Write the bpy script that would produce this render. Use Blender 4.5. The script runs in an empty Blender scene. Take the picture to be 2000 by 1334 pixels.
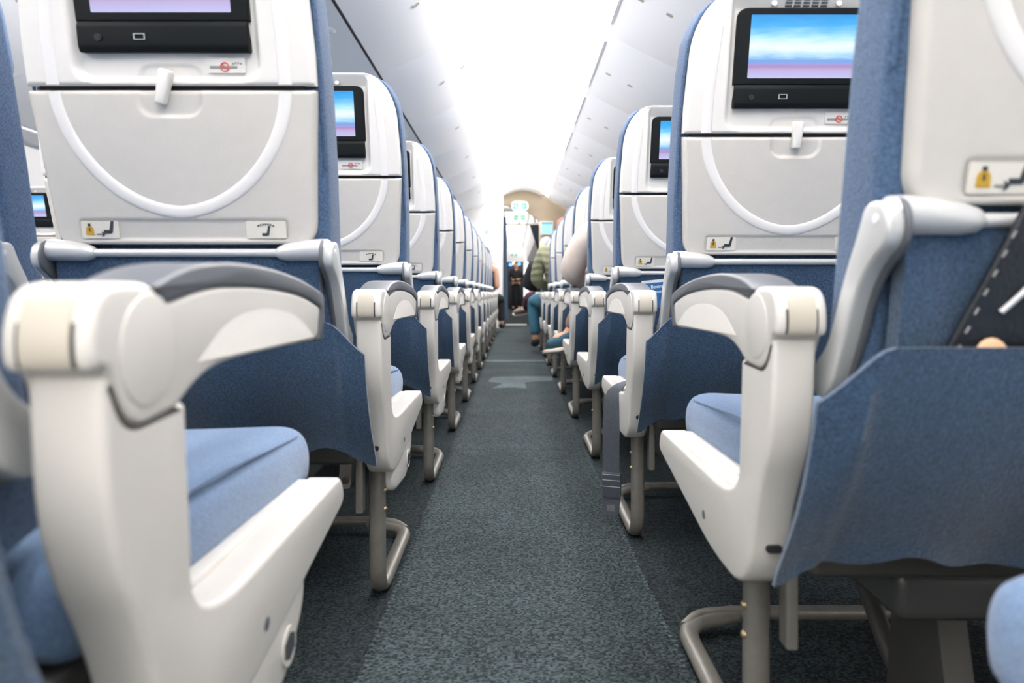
import bpy, bmesh, math, random
from mathutils import Vector, Matrix, Quaternion
random.seed(7)
S = bpy.context.scene
C = S.collection
PI = math.pi

# ------------------------------------------------------------------ camera, world, exposure
CAMZ = .61
cam = bpy.data.cameras.new('camera'); camo = bpy.data.objects.new('camera', cam); C.objects.link(camo)
camo.location = (-.018, 0, CAMZ); camo.rotation_euler = (PI/2, 0, 0)
cam.sensor_width = 36; cam.lens = 24; cam.shift_x = -.001; cam.shift_y = -.0475
cam.clip_start = .02; cam.clip_end = 100
cam.dof.use_dof = True; cam.dof.focus_distance = 1.75; cam.dof.aperture_fstop = 4.0
S.camera = camo
S.view_settings.view_transform = 'Standard'; S.view_settings.look = 'None'
S.view_settings.exposure = 1.62; S.view_settings.gamma = 1.0; S.view_settings.use_curve_mapping = False
w = bpy.data.worlds.new('world'); S.world = w; w.use_nodes = True
w.node_tree.nodes['Background'].inputs[0].default_value = (1, .965, .92, 1)
w.node_tree.nodes['Background'].inputs[1].default_value = .75
COVE = 13.0          # strength of the LED strips in the ceiling coves

# ------------------------------------------------------------------ materials
def mat(name, col, rough=.5, metal=0, var=0, vscale=40, bump=0, bscale=200, spec=.5, emit=None, es=0, vstretch=None, sheen=0):
    m = bpy.data.materials.new(name); m.use_nodes = True
    nt = m.node_tree; N = nt.nodes; L = nt.links; b = N['Principled BSDF']
    b.inputs['Base Color'].default_value = (*col, 1); b.inputs['Roughness'].default_value = rough
    b.inputs['Metallic'].default_value = metal; b.inputs['Specular IOR Level'].default_value = spec
    if sheen: b.inputs['Sheen Weight'].default_value = sheen
    tc = N.new('ShaderNodeTexCoord'); mp = N.new('ShaderNodeMapping')
    L.new(tc.outputs['Object'], mp.inputs[0])
    if vstretch: mp.inputs['Scale'].default_value = vstretch
    if var:
        n = N.new('ShaderNodeTexNoise'); n.inputs['Scale'].default_value = vscale; n.inputs['Detail'].default_value = 4
        n.inputs['Roughness'].default_value = .7
        L.new(mp.outputs[0], n.inputs['Vector'])
        r = N.new('ShaderNodeValToRGB')
        r.color_ramp.elements[0].position = .3; r.color_ramp.elements[1].position = .7
        r.color_ramp.elements[0].color = (*[max(0, c*(1-var)) for c in col], 1)
        r.color_ramp.elements[1].color = (*[min(1, c*(1+var)) for c in col], 1)
        L.new(n.outputs['Fac'], r.inputs[0]); L.new(r.outputs[0], b.inputs['Base Color'])
    if bump:
        n2 = N.new('ShaderNodeTexNoise'); n2.inputs['Scale'].default_value = bscale; n2.inputs['Detail'].default_value = 3
        L.new(mp.outputs[0], n2.inputs['Vector'])
        bp = N.new('ShaderNodeBump'); bp.inputs['Strength'].default_value = bump; bp.inputs['Distance'].default_value = .002
        L.new(n2.outputs['Fac'], bp.inputs['Height']); L.new(bp.outputs[0], b.inputs['Normal'])
    if emit:
        b.inputs['Emission Color'].default_value = (*emit, 1); b.inputs['Emission Strength'].default_value = es
    return m
M = {}
M['shell'] = mat('white shell plastic', (.77, .75, .71), .38, var=.015, bump=.08, bscale=700)
M['tray'] = mat('grey textured plastic', (.60, .578, .535), .5, var=.02, bump=.3, bscale=900)
M['band'] = mat('polished white bead', (.80, .785, .76), .25)
M['arm'] = mat('armrest white plastic', (.645, .625, .58), .36, var=.02, vscale=12, bump=.05, bscale=500)
M['pad'] = mat('dark grey rubber', (.105, .115, .13), .42, bump=.08, bscale=600)
M['cream'] = mat('cream plastic', (.53, .49, .41), .4)
M['dark'] = mat('black gloss plastic', (.007, .009, .010), .55, bump=.1, bscale=900, spec=.14)
M['gap'] = mat('black gap', (.01, .011, .014), .8)
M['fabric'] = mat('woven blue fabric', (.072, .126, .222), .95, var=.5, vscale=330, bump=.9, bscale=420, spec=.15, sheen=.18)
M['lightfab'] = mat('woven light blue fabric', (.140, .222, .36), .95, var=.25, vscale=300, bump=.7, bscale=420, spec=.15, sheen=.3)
M['pocket'] = mat('dark blue pocket fabric', (.037, .076, .135), .95, var=.6, vscale=300, bump=.9, bscale=380, spec=.15, sheen=.35)
M['silver'] = mat('silver painted aluminium', (.62, .63, .62), .34, .3, bump=.05, bscale=600)
M['leg'] = mat('worn grey metal', (.20, .19, .168), .4, .35, var=.12, vscale=30, bump=.08, bscale=300)
M['darkleg'] = mat('dark metal', (.07, .068, .062), .5, .3)
M['bolt'] = mat('brass bolt', (.35, .27, .16), .35, .8)
M['card'] = mat('cream placard', (.74, .71, .63), .4)
M['icon'] = mat('dark icon print', (.03, .04, .05), .6)
M['gold'] = mat('yellow icon print', (.55, .33, .03), .6)
M['red'] = mat('red icon print', (.75, .05, .03), .6)
M['greyicon'] = mat('grey icon print', (.3, .29, .28), .6)
M['ceil'] = mat('ceiling panel', (.86, .86, .86), .55, bump=.02, bscale=60)
M['bin'] = mat('bin panel', (.88, .89, .905), .42, bump=.02, bscale=80)
M['psu'] = mat('service panel grey', (.84, .86, .88), .5)
M['wall'] = mat('cabin wall', (.66, .66, .65), .5)
M['beige'] = mat('beige trim', (.27, .215, .145), .55)
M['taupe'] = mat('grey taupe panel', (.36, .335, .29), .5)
M['curtain'] = mat('blue curtain cloth', (.13, .19, .29), .95, var=.2, vscale=60)
M['dcurtain'] = mat('dark grey curtain cloth', (.035, .045, .065), .95, var=.2, vscale=60)
M['strip'] = mat('led strip', (1, 1, 1), .5, emit=(1, .955, .945), es=COVE)
M['belt'] = mat('grey belt webbing', (.055, .066, .082), .7, var=.2, vscale=250, bump=.5, bscale=300)
M['thread'] = mat('pale stitching', (.45, .45, .45), .8)
M['chrome'] = mat('buckle steel', (.5, .5, .5), .25, .9)
M['green'] = mat('exit green', (.015, .22, .12), .5, emit=(.02, .30, .16), es=.08)
M['signwhite'] = mat('exit sign plate', (.48, .56, .50), .5, emit=(.75, .85, .78), es=.08)
M['farstrip'] = mat('far ceiling lamp', (1, 1, 1), .5, emit=(1, .96, .95), es=1.3)
M['lamp'] = mat('white lamp', (1, 1, 1), .5, emit=(.75, .9, 1), es=6)
M['bluelamp'] = mat('blue display light', (.02, .1, .8), .5, emit=(.03, .18, 1), es=3.0)
M['warmlamp'] = mat('warm display light', (1, .5, .2), .5, emit=(1, .55, .25), es=2.0)
M['galley'] = mat('dark galley', (.02, .022, .027), .5)
M['skin'] = mat('skin', (.56, .31, .20), .55, var=.05, vscale=30)
M['cardblue'] = mat('blue card', (.03, .17, .42), .45)
M['cardwhite'] = mat('white print', (.8, .82, .84), .5)
M['peach'] = mat('peach plastic', (.72, .46, .27), .45)
M['blackbag'] = mat('black leather', (.010, .014, .019), .42, bump=.5, bscale=250)
M['smoke'] = mat('clear smoky plastic', (.05, .052, .05), .25)
def cloth(n, c, var=.15, sc=25, quilt=0):
    m = M[n] = mat(n+' cloth', c, .85, var=var, vscale=sc, bump=.5, bscale=60)
    if quilt:
        N = m.node_tree.nodes; L = m.node_tree.links; wv = N.new('ShaderNodeTexWave'); wv.bands_direction = 'Z'; wv.inputs['Scale'].default_value = quilt; wv.inputs['Distortion'].default_value = 2.5
        tc = N.new('ShaderNodeTexCoord'); L.new(tc.outputs['Object'], wv.inputs['Vector']); b2 = N.new('ShaderNodeBump'); b2.inputs['Strength'].default_value = 1; b2.inputs['Distance'].default_value = .007
        L.new(wv.outputs['Fac'], b2.inputs['Height']); L.new(b2.outputs[0], N['Principled BSDF'].inputs['Normal'])
cloth('beigejacket', (.66, .57, .50), .06); cloth('taupequilt', (.36, .29, .245), .1, quilt=6); cloth('olive', (.19, .195, .12), quilt=5); cloth('teal', (.035, .13, .19)); cloth('maroon', (.06, .012, .03))
cloth('black', (.012, .013, .017)); cloth('navy', (.015, .02, .04)); cloth('brown', (.22, .15, .12)); cloth('shoeteal', (.025, .085, .12)); cloth('sole', (.66, .61, .52), .05)
cloth('khaki', (.2, .18, .15)); cloth('redhair', (.24, .10, .05)); cloth('blond', (.55, .45, .32)); cloth('darkhair', (.03, .02, .015))
M['eye'] = mat('eye', (.03, .025, .02), .2); M['lip'] = mat('lip', (.40, .15, .12), .5)

def carpet_mat(name, base, lite):
    m = bpy.data.materials.new(name); m.use_nodes = True; nt = m.node_tree; N = nt.nodes; L = nt.links; b = N['Principled BSDF']
    b.inputs['Roughness'].default_value = .9; b.inputs['Specular IOR Level'].default_value = .2
    tc = N.new('ShaderNodeTexCoord')
    # woven loops: rows of small cells
    mp = N.new('ShaderNodeMapping'); mp.inputs['Scale'].default_value = (230, 330, 1); L.new(tc.outputs['Object'], mp.inputs[0])
    v = N.new('ShaderNodeTexVoronoi'); v.inputs['Scale'].default_value = 1; v.inputs['Randomness'].default_value = .45; L.new(mp.outputs[0], v.inputs['Vector'])
    n = N.new('ShaderNodeTexNoise'); n.inputs['Scale'].default_value = 3.5; n.inputs['Detail'].default_value = 6; L.new(tc.outputs['Object'], n.inputs['Vector'])
    sep = N.new('ShaderNodeSeparateColor'); L.new(v.outputs['Color'], sep.inputs[0])
    r1 = N.new('ShaderNodeValToRGB'); r1.color_ramp.elements[0].position = .15; r1.color_ramp.elements[1].position = .98
    r1.color_ramp.elements[0].color = (*base, 1); r1.color_ramp.elements[1].color = (*lite, 1); L.new(sep.outputs[0], r1.inputs[0])
    mix = N.new('ShaderNodeMix'); mix.data_type = 'RGBA'; mix.blend_type = 'MULTIPLY'; mix.inputs[0].default_value = .5
    r2 = N.new('ShaderNodeValToRGB'); r2.color_ramp.elements[0].position = .3; r2.color_ramp.elements[1].position = .7
    r2.color_ramp.elements[0].color = (.55, .55, .55, 1); r2.color_ramp.elements[1].color = (1.25, 1.25, 1.25, 1)
    L.new(n.outputs['Fac'], r2.inputs[0]); L.new(r1.outputs[0], mix.inputs[6]); L.new(r2.outputs[0], mix.inputs[7])
    L.new(mix.outputs[2], b.inputs['Base Color'])
    bp = N.new('ShaderNodeBump'); bp.inputs['Strength'].default_value = .8; bp.inputs['Distance'].default_value = .003; bp.invert = True
    L.new(v.outputs['Distance'], bp.inputs['Height']); L.new(bp.outputs[0], b.inputs['Normal'])
    return m
M['carpet'] = carpet_mat('blue grey loop carpet', (.009, .0143, .0160), (.068, .092, .098))
M['carpetshade'] = carpet_mat('shade-darkened loop carpet', (.007, .0108, .0122), (.044, .060, .065))  # same carpet, with the shade under the seats put into its colour
M['patch'] = carpet_mat('worn pale carpet', (.05, .07, .078), (.13, .16, .17))

def screen_mat(name, es):
    m = bpy.data.materials.new(name); m.use_nodes = True; nt = m.node_tree; N = nt.nodes; L = nt.links; b = N['Principled BSDF']
    b.inputs['Base Color'].default_value = (.01, .01, .01, 1); b.inputs['Roughness'].default_value = .25
    tc = N.new('ShaderNodeTexCoord'); sx = N.new('ShaderNodeSeparateXYZ'); L.new(tc.outputs['Generated'], sx.inputs[0])
    n = N.new('ShaderNodeTexNoise'); n.inputs['Scale'].default_value = 3; n.inputs['Detail'].default_value = 5
    mp = N.new('ShaderNodeMapping'); mp.inputs['Scale'].default_value = (1.2, .01, 4); L.new(tc.outputs['Generated'], mp.inputs[0]); L.new(mp.outputs[0], n.inputs['Vector'])
    ma = N.new('ShaderNodeMath'); ma.operation = 'MULTIPLY_ADD'; ma.inputs[1].default_value = .22; ma.inputs[2].default_value = -.11; L.new(n.outputs['Fac'], ma.inputs[0])
    # the picture on the display: sky noise only above the horizon
    gt = N.new('ShaderNodeMath'); gt.operation = 'GREATER_THAN'; gt.inputs[1].default_value = .30; L.new(sx.outputs['Z'], gt.inputs[0])
    mu = N.new('ShaderNodeMath'); mu.operation = 'MULTIPLY'; L.new(ma.outputs[0], mu.inputs[0]); L.new(gt.outputs[0], mu.inputs[1])
    ad = N.new('ShaderNodeMath'); ad.operation = 'ADD'; L.new(sx.outputs['Z'], ad.inputs[0]); L.new(mu.outputs[0], ad.inputs[1])
    r = N.new('ShaderNodeValToRGB'); e = r.color_ramp.elements
    stops = [(0, (.50, .50, .78)), (.13, (.46, .40, .66)), (.185, (.42, .24, .46)), (.23, (.30, .32, .66)), (.28, (.16, .36, .74)), (.36, (.45, .68, .90)), (.5, (.80, .90, .93)), (.66, (.38, .72, .90)), (.82, (.07, .42, .83)), (1, (.03, .30, .72))]
    e[0].position, e[0].color = 0, (*stops[0][1], 1); e[1].position, e[1].color = 1, (*stops[-1][1], 1)
    for p, c in stops[1:-1]:
        x = e.new(p); x.color = (*c, 1)
    L.new(ad.outputs[0], r.inputs[0]); L.new(r.outputs[0], b.inputs['Emission Color']); b.inputs['Emission Strength'].default_value = es
    return m
M['screen'] = screen_mat('lit seat display', .38)
M['cyanscreen'] = mat('wall display', (.02, .02, .02), .3, emit=(.35, .8, .95), es=.38)
M['cyantop'] = mat('wall display blue bar', (.02, .02, .02), .3, emit=(.01, .40, .62), es=.38)

# ------------------------------------------------------------------ helpers
def finish(name, bm, m, parent=None, ang=38, recalc=True):
    if recalc: bmesh.ops.recalc_face_normals(bm, faces=bm.faces)
    me = bpy.data.meshes.new(name); bm.to_mesh(me); bm.free()
    for x in (m if isinstance(m, (list, tuple)) else [m]): me.materials.append(x)
    for p in me.polygons: p.use_smooth = True
    me.set_sharp_from_angle(angle=math.radians(ang))
    o = bpy.data.objects.new(name, me); C.objects.link(o)
    if parent: o.parent = parent
    return o
def thing(name, label, cat, loc=(0, 0, 0), rz=0, group=None):
    o = bpy.data.objects.new(name, None); C.objects.link(o); o.location = loc; o.rotation_euler = (0, 0, rz); o.empty_display_size = .1
    return tag(o, label, cat, group)
def tag(o, label, cat, group=None):
    o['label'] = label; o['category'] = cat
    if group: o['group'] = group
    return o
def struct(name, bm, m, ang=38):
    o = finish(name, bm, m, None, ang); o['kind'] = 'structure'; return o
def copy_tree(o, parent=None, depth=0, maxd=9):
    c = o.copy(); C.objects.link(c); c.parent = parent
    if depth < maxd:
        for ch in list(o.children): copy_tree(ch, c, depth+1, maxd)
    return c
def fillet(P, n=6):
    """closed outline; each (x, y[, tangent length])"""
    out = []; k = len(P)
    for i in range(k):
        p = Vector(P[i][:2]); t = P[i][2] if len(P[i]) > 2 else 0
        if t <= 0: out.append(p); continue
        a = Vector(P[i-1][:2])-p; b = Vector(P[(i+1) % k][:2])-p
        ta = min(t, a.length*.499); tb = min(t, b.length*.499)
        A = p+a.normalized()*ta; B = p+b.normalized()*tb
        for j in range(n+1):
            u = j/n; out.append(A*(1-u)**2+p*2*u*(1-u)+B*u*u)
    r = []
    for p in out:
        if not r or (p-r[-1]).length > 1e-5: r.append(p)
    if (r[0]-r[-1]).length < 1e-5: r.pop()
    return r
def inset(pts, d):
    k = len(pts); area = sum(pts[i].x*pts[(i+1) % k].y-pts[(i+1) % k].x*pts[i].y for i in range(k))
    sg = 1 if area > 0 else -1; o = []
    for i in range(k):
        e1 = (pts[i]-pts[i-1]).normalized(); e2 = (pts[(i+1) % k]-pts[i]).normalized()
        n1 = Vector((-e1.y, e1.x)); n2 = Vector((-e2.y, e2.x)); n = n1+n2
        if n.length < 1e-6: n = n1
        n.normalize(); c = max(.5, n.dot(n1)); o.append(pts[i]+n*(sg*d/c))
    for _ in range(14):                       # close up edges that turned over
        bad = [i for i in range(k) if (o[(i+1) % k]-o[i]).dot(pts[(i+1) % k]-pts[i]) < -1e-12]
        if not bad: break
        for i in bad:
            m = (o[i]+o[(i+1) % k])/2; o[i] = m.copy(); o[(i+1) % k] = m.copy()
    return o
def rprism(bm, pts, f, t0, t1, r=.004, seg=3):
    """extrude the outline pts from t0 to t1 with rounded rims; f(a, b, t) -> point"""
    pts = [Vector(p[:2]) for p in pts]; rings = []
    sg = 1 if t1 > t0 else -1
    if r > 0:
        lev = [(r*(1-math.sin(PI/2*j/seg)), r*(1-math.cos(PI/2*j/seg))) for j in range(seg+1)]
        L = [(a, t0+sg*b) for a, b in lev]+[(a, t1-sg*b) for a, b in reversed(lev)]
    else: L = [(0, t0), (0, t1)]
    for d, t in L:
        q = inset(pts, d) if d > 0 else pts
        rings.append([bm.verts.new(f(p.x, p.y, t)) for p in q])
    k = len(pts)
    for A, B in zip(rings, rings[1:]):
        for i in range(k): bm.faces.new((A[i], A[(i+1) % k], B[(i+1) % k], B[i]))
    bm.faces.new(rings[0]); bm.faces.new(rings[-1])
    bmesh.ops.remove_doubles(bm, verts=[v for R in rings for v in R], dist=2e-6)
def box(bm, x0, x1, y0, y1, z0, z1, r=0, seg=3):
    if r > 0:
        rprism(bm, fillet([(x0, y0, r), (x1, y0, r), (x1, y1, r), (x0, y1, r)], 4), lambda a, b, t: (a, b, t), z0, z1, r*.98, seg)
    else:
        rprism(bm, [(x0, y0), (x1, y0), (x1, y1), (x0, y1)], lambda a, b, t: (a, b, t), z0, z1, 0)
def tube(bm, P, rx, ry=None, n=12, up=(0, 0, 1), cap=True, taper=None):
    P = [Vector(p) for p in P]; ry = ry or rx; rings = []
    for i, p in enumerate(P):
        d = (P[min(i+1, len(P)-1)]-P[max(i-1, 0)]).normalized(); u = Vector(up)
        a = d.cross(u)
        if a.length < 1e-3: a = d.cross(Vector((0, 1, 0)))
        a.normalize(); b = a.cross(d); k = taper[i] if taper else 1
        rings.append([bm.verts.new(p+a*(rx*k*math.cos(2*PI*j/n))+b*(ry*k*math.sin(2*PI*j/n))) for j in range(n)])
    for A, B in zip(rings, rings[1:]):
        for j in range(n): bm.faces.new((A[j], A[(j+1) % n], B[(j+1) % n], B[j]))
    if cap: bm.faces.new(rings[0]); bm.faces.new(rings[-1])
def bend(P, R, n=6):
    """round the corners of a 3D polyline"""
    P = [Vector(p) for p in P]; o = [P[0]]
    for i in range(1, len(P)-1):
        a = (P[i-1]-P[i]); b = (P[i+1]-P[i]); r = min(R, a.length*.49, b.length*.49)
        A = P[i]+a.normalized()*r; B = P[i]+b.normalized()*r
        o += [A*(1-u)**2+P[i]*2*u*(1-u)+B*u*u for u in [j/n for j in range(n+1)]]
    return o+[P[-1]]
def sphere(bm, c, r, n=14, m=9, f=None):
    rings = []
    for i in range(m+1):
        th = PI*i/m; rings.append([])
        for j in range(n):
            v = Vector((math.sin(th)*math.cos(2*PI*j/n), math.sin(th)*math.sin(2*PI*j/n), math.cos(th)))
            if f: v = f(v)
            rings[-1].append(bm.verts.new(Vector(c)+Vector((v.x*r[0], v.y*r[1], v.z*r[2]))))
    for A, B in zip(rings, rings[1:]):
        for j in range(n): bm.faces.new((A[j], A[(j+1) % n], B[(j+1) % n], B[j]))
    bmesh.ops.remove_doubles(bm, verts=bm.verts, dist=1e-6)
B = bmesh.new

# ------------------------------------------------------------------ cabin shell  (x from the aisle centre, y forward, z up)
Y0, Y1 = -3.2, 12.8
YF = 27.5
CC = -1.076                                    # centre line of the whole cabin
def strip_mesh(bm, pts, y0, y1, th=.02):
    """an extruded sheet following a cross-section (x, z), thickened"""
    P = [Vector(p) for p in pts]; n = len(P); off = []
    for i in range(n):
        d = (P[min(i+1, n-1)]-P[max(i-1, 0)]).normalized(); off.append(P[i]+Vector((-d.y, d.x))*th)
    prof = P+off[::-1]
    rprism(bm, prof, lambda a, b, t: (a, t, b), y0, y1, 0)
bm = B(); box(bm, -4.2, 2.1, Y0, YF, -.05, 0); struct('floor', bm, M['carpetshade'])
# ceiling panels over the aisle, arched
arch = [(-.19+.71*i/10, 2.43+.10*math.sin(PI*i/10)) for i in range(11)]
bm = B(); strip_mesh(bm, arch, Y0, 13.4); struct('ceiling', bm, M['ceil'])
bm = B(); strip_mesh(bm, [(2*CC-x, z) for x, z in arch][::-1], Y0, 13.4); struct('ceiling.001', bm, M['ceil'])
# service panel between the centre bins, and on the window sides
bm = B(); strip_mesh(bm, [(2*CC+.872, 1.985), (-.872, 1.985)], Y0, 12); struct('ceiling.002', bm, M['psu'])
bm = B(); strip_mesh(bm, [(1.72, 1.90), (1.95, 1.86)], Y0, 12.6); struct('ceiling.003', bm, M['psu'])
bm = B(); strip_mesh(bm, [(2*CC-1.95, 1.86), (2*CC-1.72, 1.90)], Y0, 12.6); struct('ceiling.004', bm, M['psu'])
side = [(2.0, 0), (2.04, .6), (2.03, 1.1), (1.98, 1.6), (1.95, 1.87)]
bm = B(); strip_mesh(bm, side[::-1], Y0, 12.8); struct('wall_right', bm, M['wall'])
bm = B(); strip_mesh(bm, [(2*CC-x, z) for x, z in side], Y0, 12.8); struct('wall_left', bm, M['wall'])
bm = B(); box(bm, -4.3, 2.2, Y0, 13.4, 2.72, 2.76); struct('ceiling.005', bm, M['ceil'])

# LED strips in the coves
def cove(sx0, z0, sx1, z1, label):
    bm = B(); rprism(bm, [(sx0, z0), (sx1, z1), (sx1, z1+.012), (sx0, z0+.012)], lambda a, b, t: (a, t, b), Y0+.05, 12.4, 0)
    tag(finish('cove_light', bm, M['strip']), label, 'light strip')
cove(-.285, 2.365, -.195, 2.425, 'white LED light strip in the ceiling cove left of the aisle')
cove(.525, 2.425, .615, 2.365, 'white LED light strip in the ceiling cove right of the aisle')
cove(2*CC-.615, 2.365, 2*CC-.525, 2.425, 'white LED light strip over the far aisle, on its window side')
cove(2*CC+.195, 2.425, 2*CC+.285, 2.365, 'white LED light strip over the far aisle, on its inner side')

# overhead bins: every door a thing of its own
def bin_profile(a, b, bulge, n=12):
    a = Vector(a); b = Vector(b); d = (b-a); nrm = Vector((d.y, -d.x)).normalized()
    if nrm.y > 0: nrm = -nrm
    return [a+d*(i/n)+nrm*(bulge*math.sin(PI*i/n)) for i in range(n+1)]
ORD = ['nearest', 'second', 'third', 'fourth', 'fifth', 'sixth', 'seventh', 'eighth', 'ninth', 'tenth', 'eleventh', 'twelfth', 'thirteenth', 'fourteenth']
def make_bins(a, b, lat, y_first, n, side, t, in_view=2, tail=''):
    prof = bin_profile(a, b, .055); L = 1.345
    for k in range(n):
        y = y_first+k*L
        kk = k-in_view
        r = thing('overhead_bin', '%s overhead bin door %s' % (
            ('behind the camera', ORD[in_view-1-k])[0] if kk < 0 else ORD[kk], side), 'overhead bin', (lat.x, y+L/2, lat.y), 0, 'overhead bins '+side)
        if kk < 0: r['label'] = '%s overhead bin door behind the camera %s' % (ORD[in_view-1-k], side)
        bm = B(); pr = prof+[p+Vector((0, .03)) for p in prof[::-1]]
        rprism(bm, pr, lambda p, q, tt: (p-lat.x, tt, q-lat.y), -L/2+.0012, L/2-.0012, .0015, 2); finish('door_panel', bm, M['bin'], r)
        # latch: a shallow pill with a finger hole at each end, running across the face
        i = int(t*12); p = prof[i]+(prof[i+1]-prof[i])*(t*12-i); d = (prof[i+1]-prof[i]).normalized()
        nn = Vector((d.y, -d.x)); nn = -nn if nn.y > 0 else nn
        def F(u, v, h): 
            q = p+d*u+nn*h; return (q.x-lat.x, v, q.y-lat.y)
        bm = B(); rprism(bm, fillet([(-.115, -.016, .015), (.115, -.016, .015), (.115, .016, .015), (-.115, .016, .015)]), F, -.004, .0008, .0006, 1)
        lt = finish('latch', bm, M['bin'], r)
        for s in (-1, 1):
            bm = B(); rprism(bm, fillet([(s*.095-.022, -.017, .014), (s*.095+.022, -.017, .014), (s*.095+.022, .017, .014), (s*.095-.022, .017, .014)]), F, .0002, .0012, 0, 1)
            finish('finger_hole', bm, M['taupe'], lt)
make_bins((-.29, 2.36), (-.864, 1.99), Vector((-.55, 2.17)), 4.965-1.345*4.5, 9, 'on the left of the aisle', .34, 3)
make_bins((.62, 2.36), (1.80, 1.91), Vector((1.2, 2.1)), 3.95-1.345*4.5, 11, 'on the right of the aisle', .165, 3)
make_bins((2*CC+.29, 2.36), (2*CC+.864, 1.99), Vector((2*CC+.55, 2.17)), 4.965-1.345*4.5, 9, 'of the centre bins facing the far aisle', .34, 3)
make_bins((2*CC-.62, 2.36), (2*CC-1.80, 1.91), Vector((2*CC-1.2, 2.1)), 3.95-1.345*4.5, 10, 'over the far window seats', .165, 3)
bm = B(); q = bin_profile((-.29, 2.36), (-.864, 1.99), .055); rprism(bm, q+[p+Vector((0, .03)) for p in q[::-1]], lambda a, b, t: (a, t, b), 4.965+1.345*4.5+.003, 11.74, 0); struct('trim_6', bm, M['bin'])
bm = B(); box(bm, -.872, -.858, Y0, 12, 1.984, 2.0); struct('trim_1', bm, M['gap'])
bm = B()
for i in range(6): box(bm, .611, .619, .7+i*1.345, .7+i*1.345+1.05, 2.352, 2.358)
struct('trim_7', bm, M['greyicon'])
for k, y in enumerate([.45, 1.26, 2.07, 2.88, 3.69, 4.5]):          # reading lights in the service panel
    r = thing('reading_light', '%s round reading light in the grey panel under the left bins' % ORD[k], 'reading light', (-.98, y+1.5, 1.985), 0, 'reading lights under the left bins')
    bm = B(); tube(bm, [(0, 0, 0), (0, 0, -.006), (0, 0, -.012)], .034, n=20, taper=[1, 1, .8]); finish('bezel', bm, M['bin'], r)
    bm = B(); tube(bm, [(0, 0, -.010), (0, 0, -.014)], .016, n=16); finish('lens', bm, M['shell'], r)

# carpet runner in the aisle with stitched edges
r = thing('aisle_carpet', 'blue grey woven carpet runner along the aisle floor', 'carpet')
bm = B(); box(bm, -.262, .262, Y0+.1, 12.75, .0, .006); finish('runner', bm, M['carpet'], r)
bm = B(); box(bm, -.262, .262, 2.632, 2.640, .0055, .0066); finish('seam', bm, M['gap'], r)
bm = B(); box(bm, -.262, .262, 5.98, 6.15, .0055, .0068); finish('seam', bm, M['patch'], r)
for s in (-1, 1):
    bm = B()
    for i in range(170):
        y = .35+i*.016; dx = random.uniform(-.004, .004)
        box(bm, s*.258+dx-.004, s*.258+dx+.004, y, y+.0035, .0058, .0078)
    o = finish('edge_stitching', bm, M['patch'], r); o['kind'] = 'stuff'
bm = B(); rprism(bm, fillet([(-.16, 4.3, .04), (-.02, 4.36, .05), (.07, 4.3, .03), (.06, 4.62, .06), (.26, 4.7, .04), (.26, 4.95, .05), (-.17, 4.9, .06), (-.19, 4.62, .05), (-.08, 4.56, .05)]), lambda a, b, t: (a, b, t), .0055, .007, 0)
finish('worn_patch', bm, M['patch'], r)

# ------------------------------------------------------------------ the seat
CX = .546                                       # seat centre from the aisle centre
TH = math.radians(13); O = Vector((0, -.145, .925)); UP = Vector((0, -math.sin(TH), math.cos(TH))); NR = Vector((0, -math.cos(TH), -math.sin(TH)))
def bp(x, v, w): return O+Vector((x, 0, 0))+UP*v+NR*w      # a point on the plane of the reclined back
def hw_shell(v):
    if v >= 0:
        h = .2215-.012*max(0, v-.05)/.2
        t0 = .15
        if v > t0: t = min(1, (v-t0)/(.272-t0)); h -= .078*(1-math.sqrt(max(0, 1-t*t)))
        return h
    h = .2215+.0155*v/.245
    if v < -.212: t = min(1, (-.212-v)/.033); h -= .018*(1-math.sqrt(max(0, 1-t*t)))
    return h
def sstep(e0, e1, x):
    t = min(1, max(0, (x-e0)/(e1-e0))); return t*t*(3-2*t)
def rrect(x, v, cx, cv, hx, hv, r):
    qx = abs(x-cx)-hx+r; qv = abs(v-cv)-hv+r
    return math.hypot(max(qx, 0), max(qv, 0))+min(max(qx, qv), 0)-r          # signed distance, < 0 inside
def uband(x, v):
    if v >= 0: return abs(abs(x)-.177+max(0, v)*.02)
    q = math.hypot(x/.177, v/.188); return abs(q-1)*.18
def panel(name, v0, v1, height, slot, parent, mats, nx=150, nv=90):
    """one moulded panel as a finely displaced shell with rounded rim and a turned-in edge"""
    bm = B(); rows = []
    vs = [v0+(v1-v0)*(.5-.5*math.cos(PI*i/nv))*.15+(v1-v0)*(i/nv)*.85 for i in range(nv+1)]
    for v in vs:
        h = hw_shell(v); row = []
        for j in range(nx+1):
            u = 2*j/nx-1; u = .88*u+.12*math.sin(PI/2*u); x = u*h
            e = min(h-abs(x), v-v0, v1-v); R = .006
            z = height(x, v)-((R-math.sqrt(max(0, R*R-(R-e)**2))) if e < R else 0)
            row.append(bm.verts.new(bp(x, v, z)))
        rows.append(row)
    for i in range(nv):
        for j in range(nx):
            f = bm.faces.new((rows[i][j], rows[i][j+1], rows[i+1][j+1], rows[i+1][j]))
            x = hw_shell((vs[i]+vs[i+1])/2)*(2*(j+.5)/nx-1); f.material_index = slot(x, (vs[i]+vs[i+1])/2)
    ring = rows[0]+[r[-1] for r in rows[1:]]+rows[-1][-2::-1]+[r[0] for r in rows[-2:0:-1]]
    low = [bm.verts.new(v.co-NR*.02) for v in ring]; k = len(ring)
    for i in range(k): bm.faces.new((ring[i], ring[(i+1) % k], low[(i+1) % k], low[i]))
    bm.faces.new(low)
    return finish(name, bm, mats, parent, 50)
def flat(bm, pts, w, th=.0007):
    rprism(bm, pts, lambda a, b, t: bp(a, b, t), w, w+th, 0)
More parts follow.
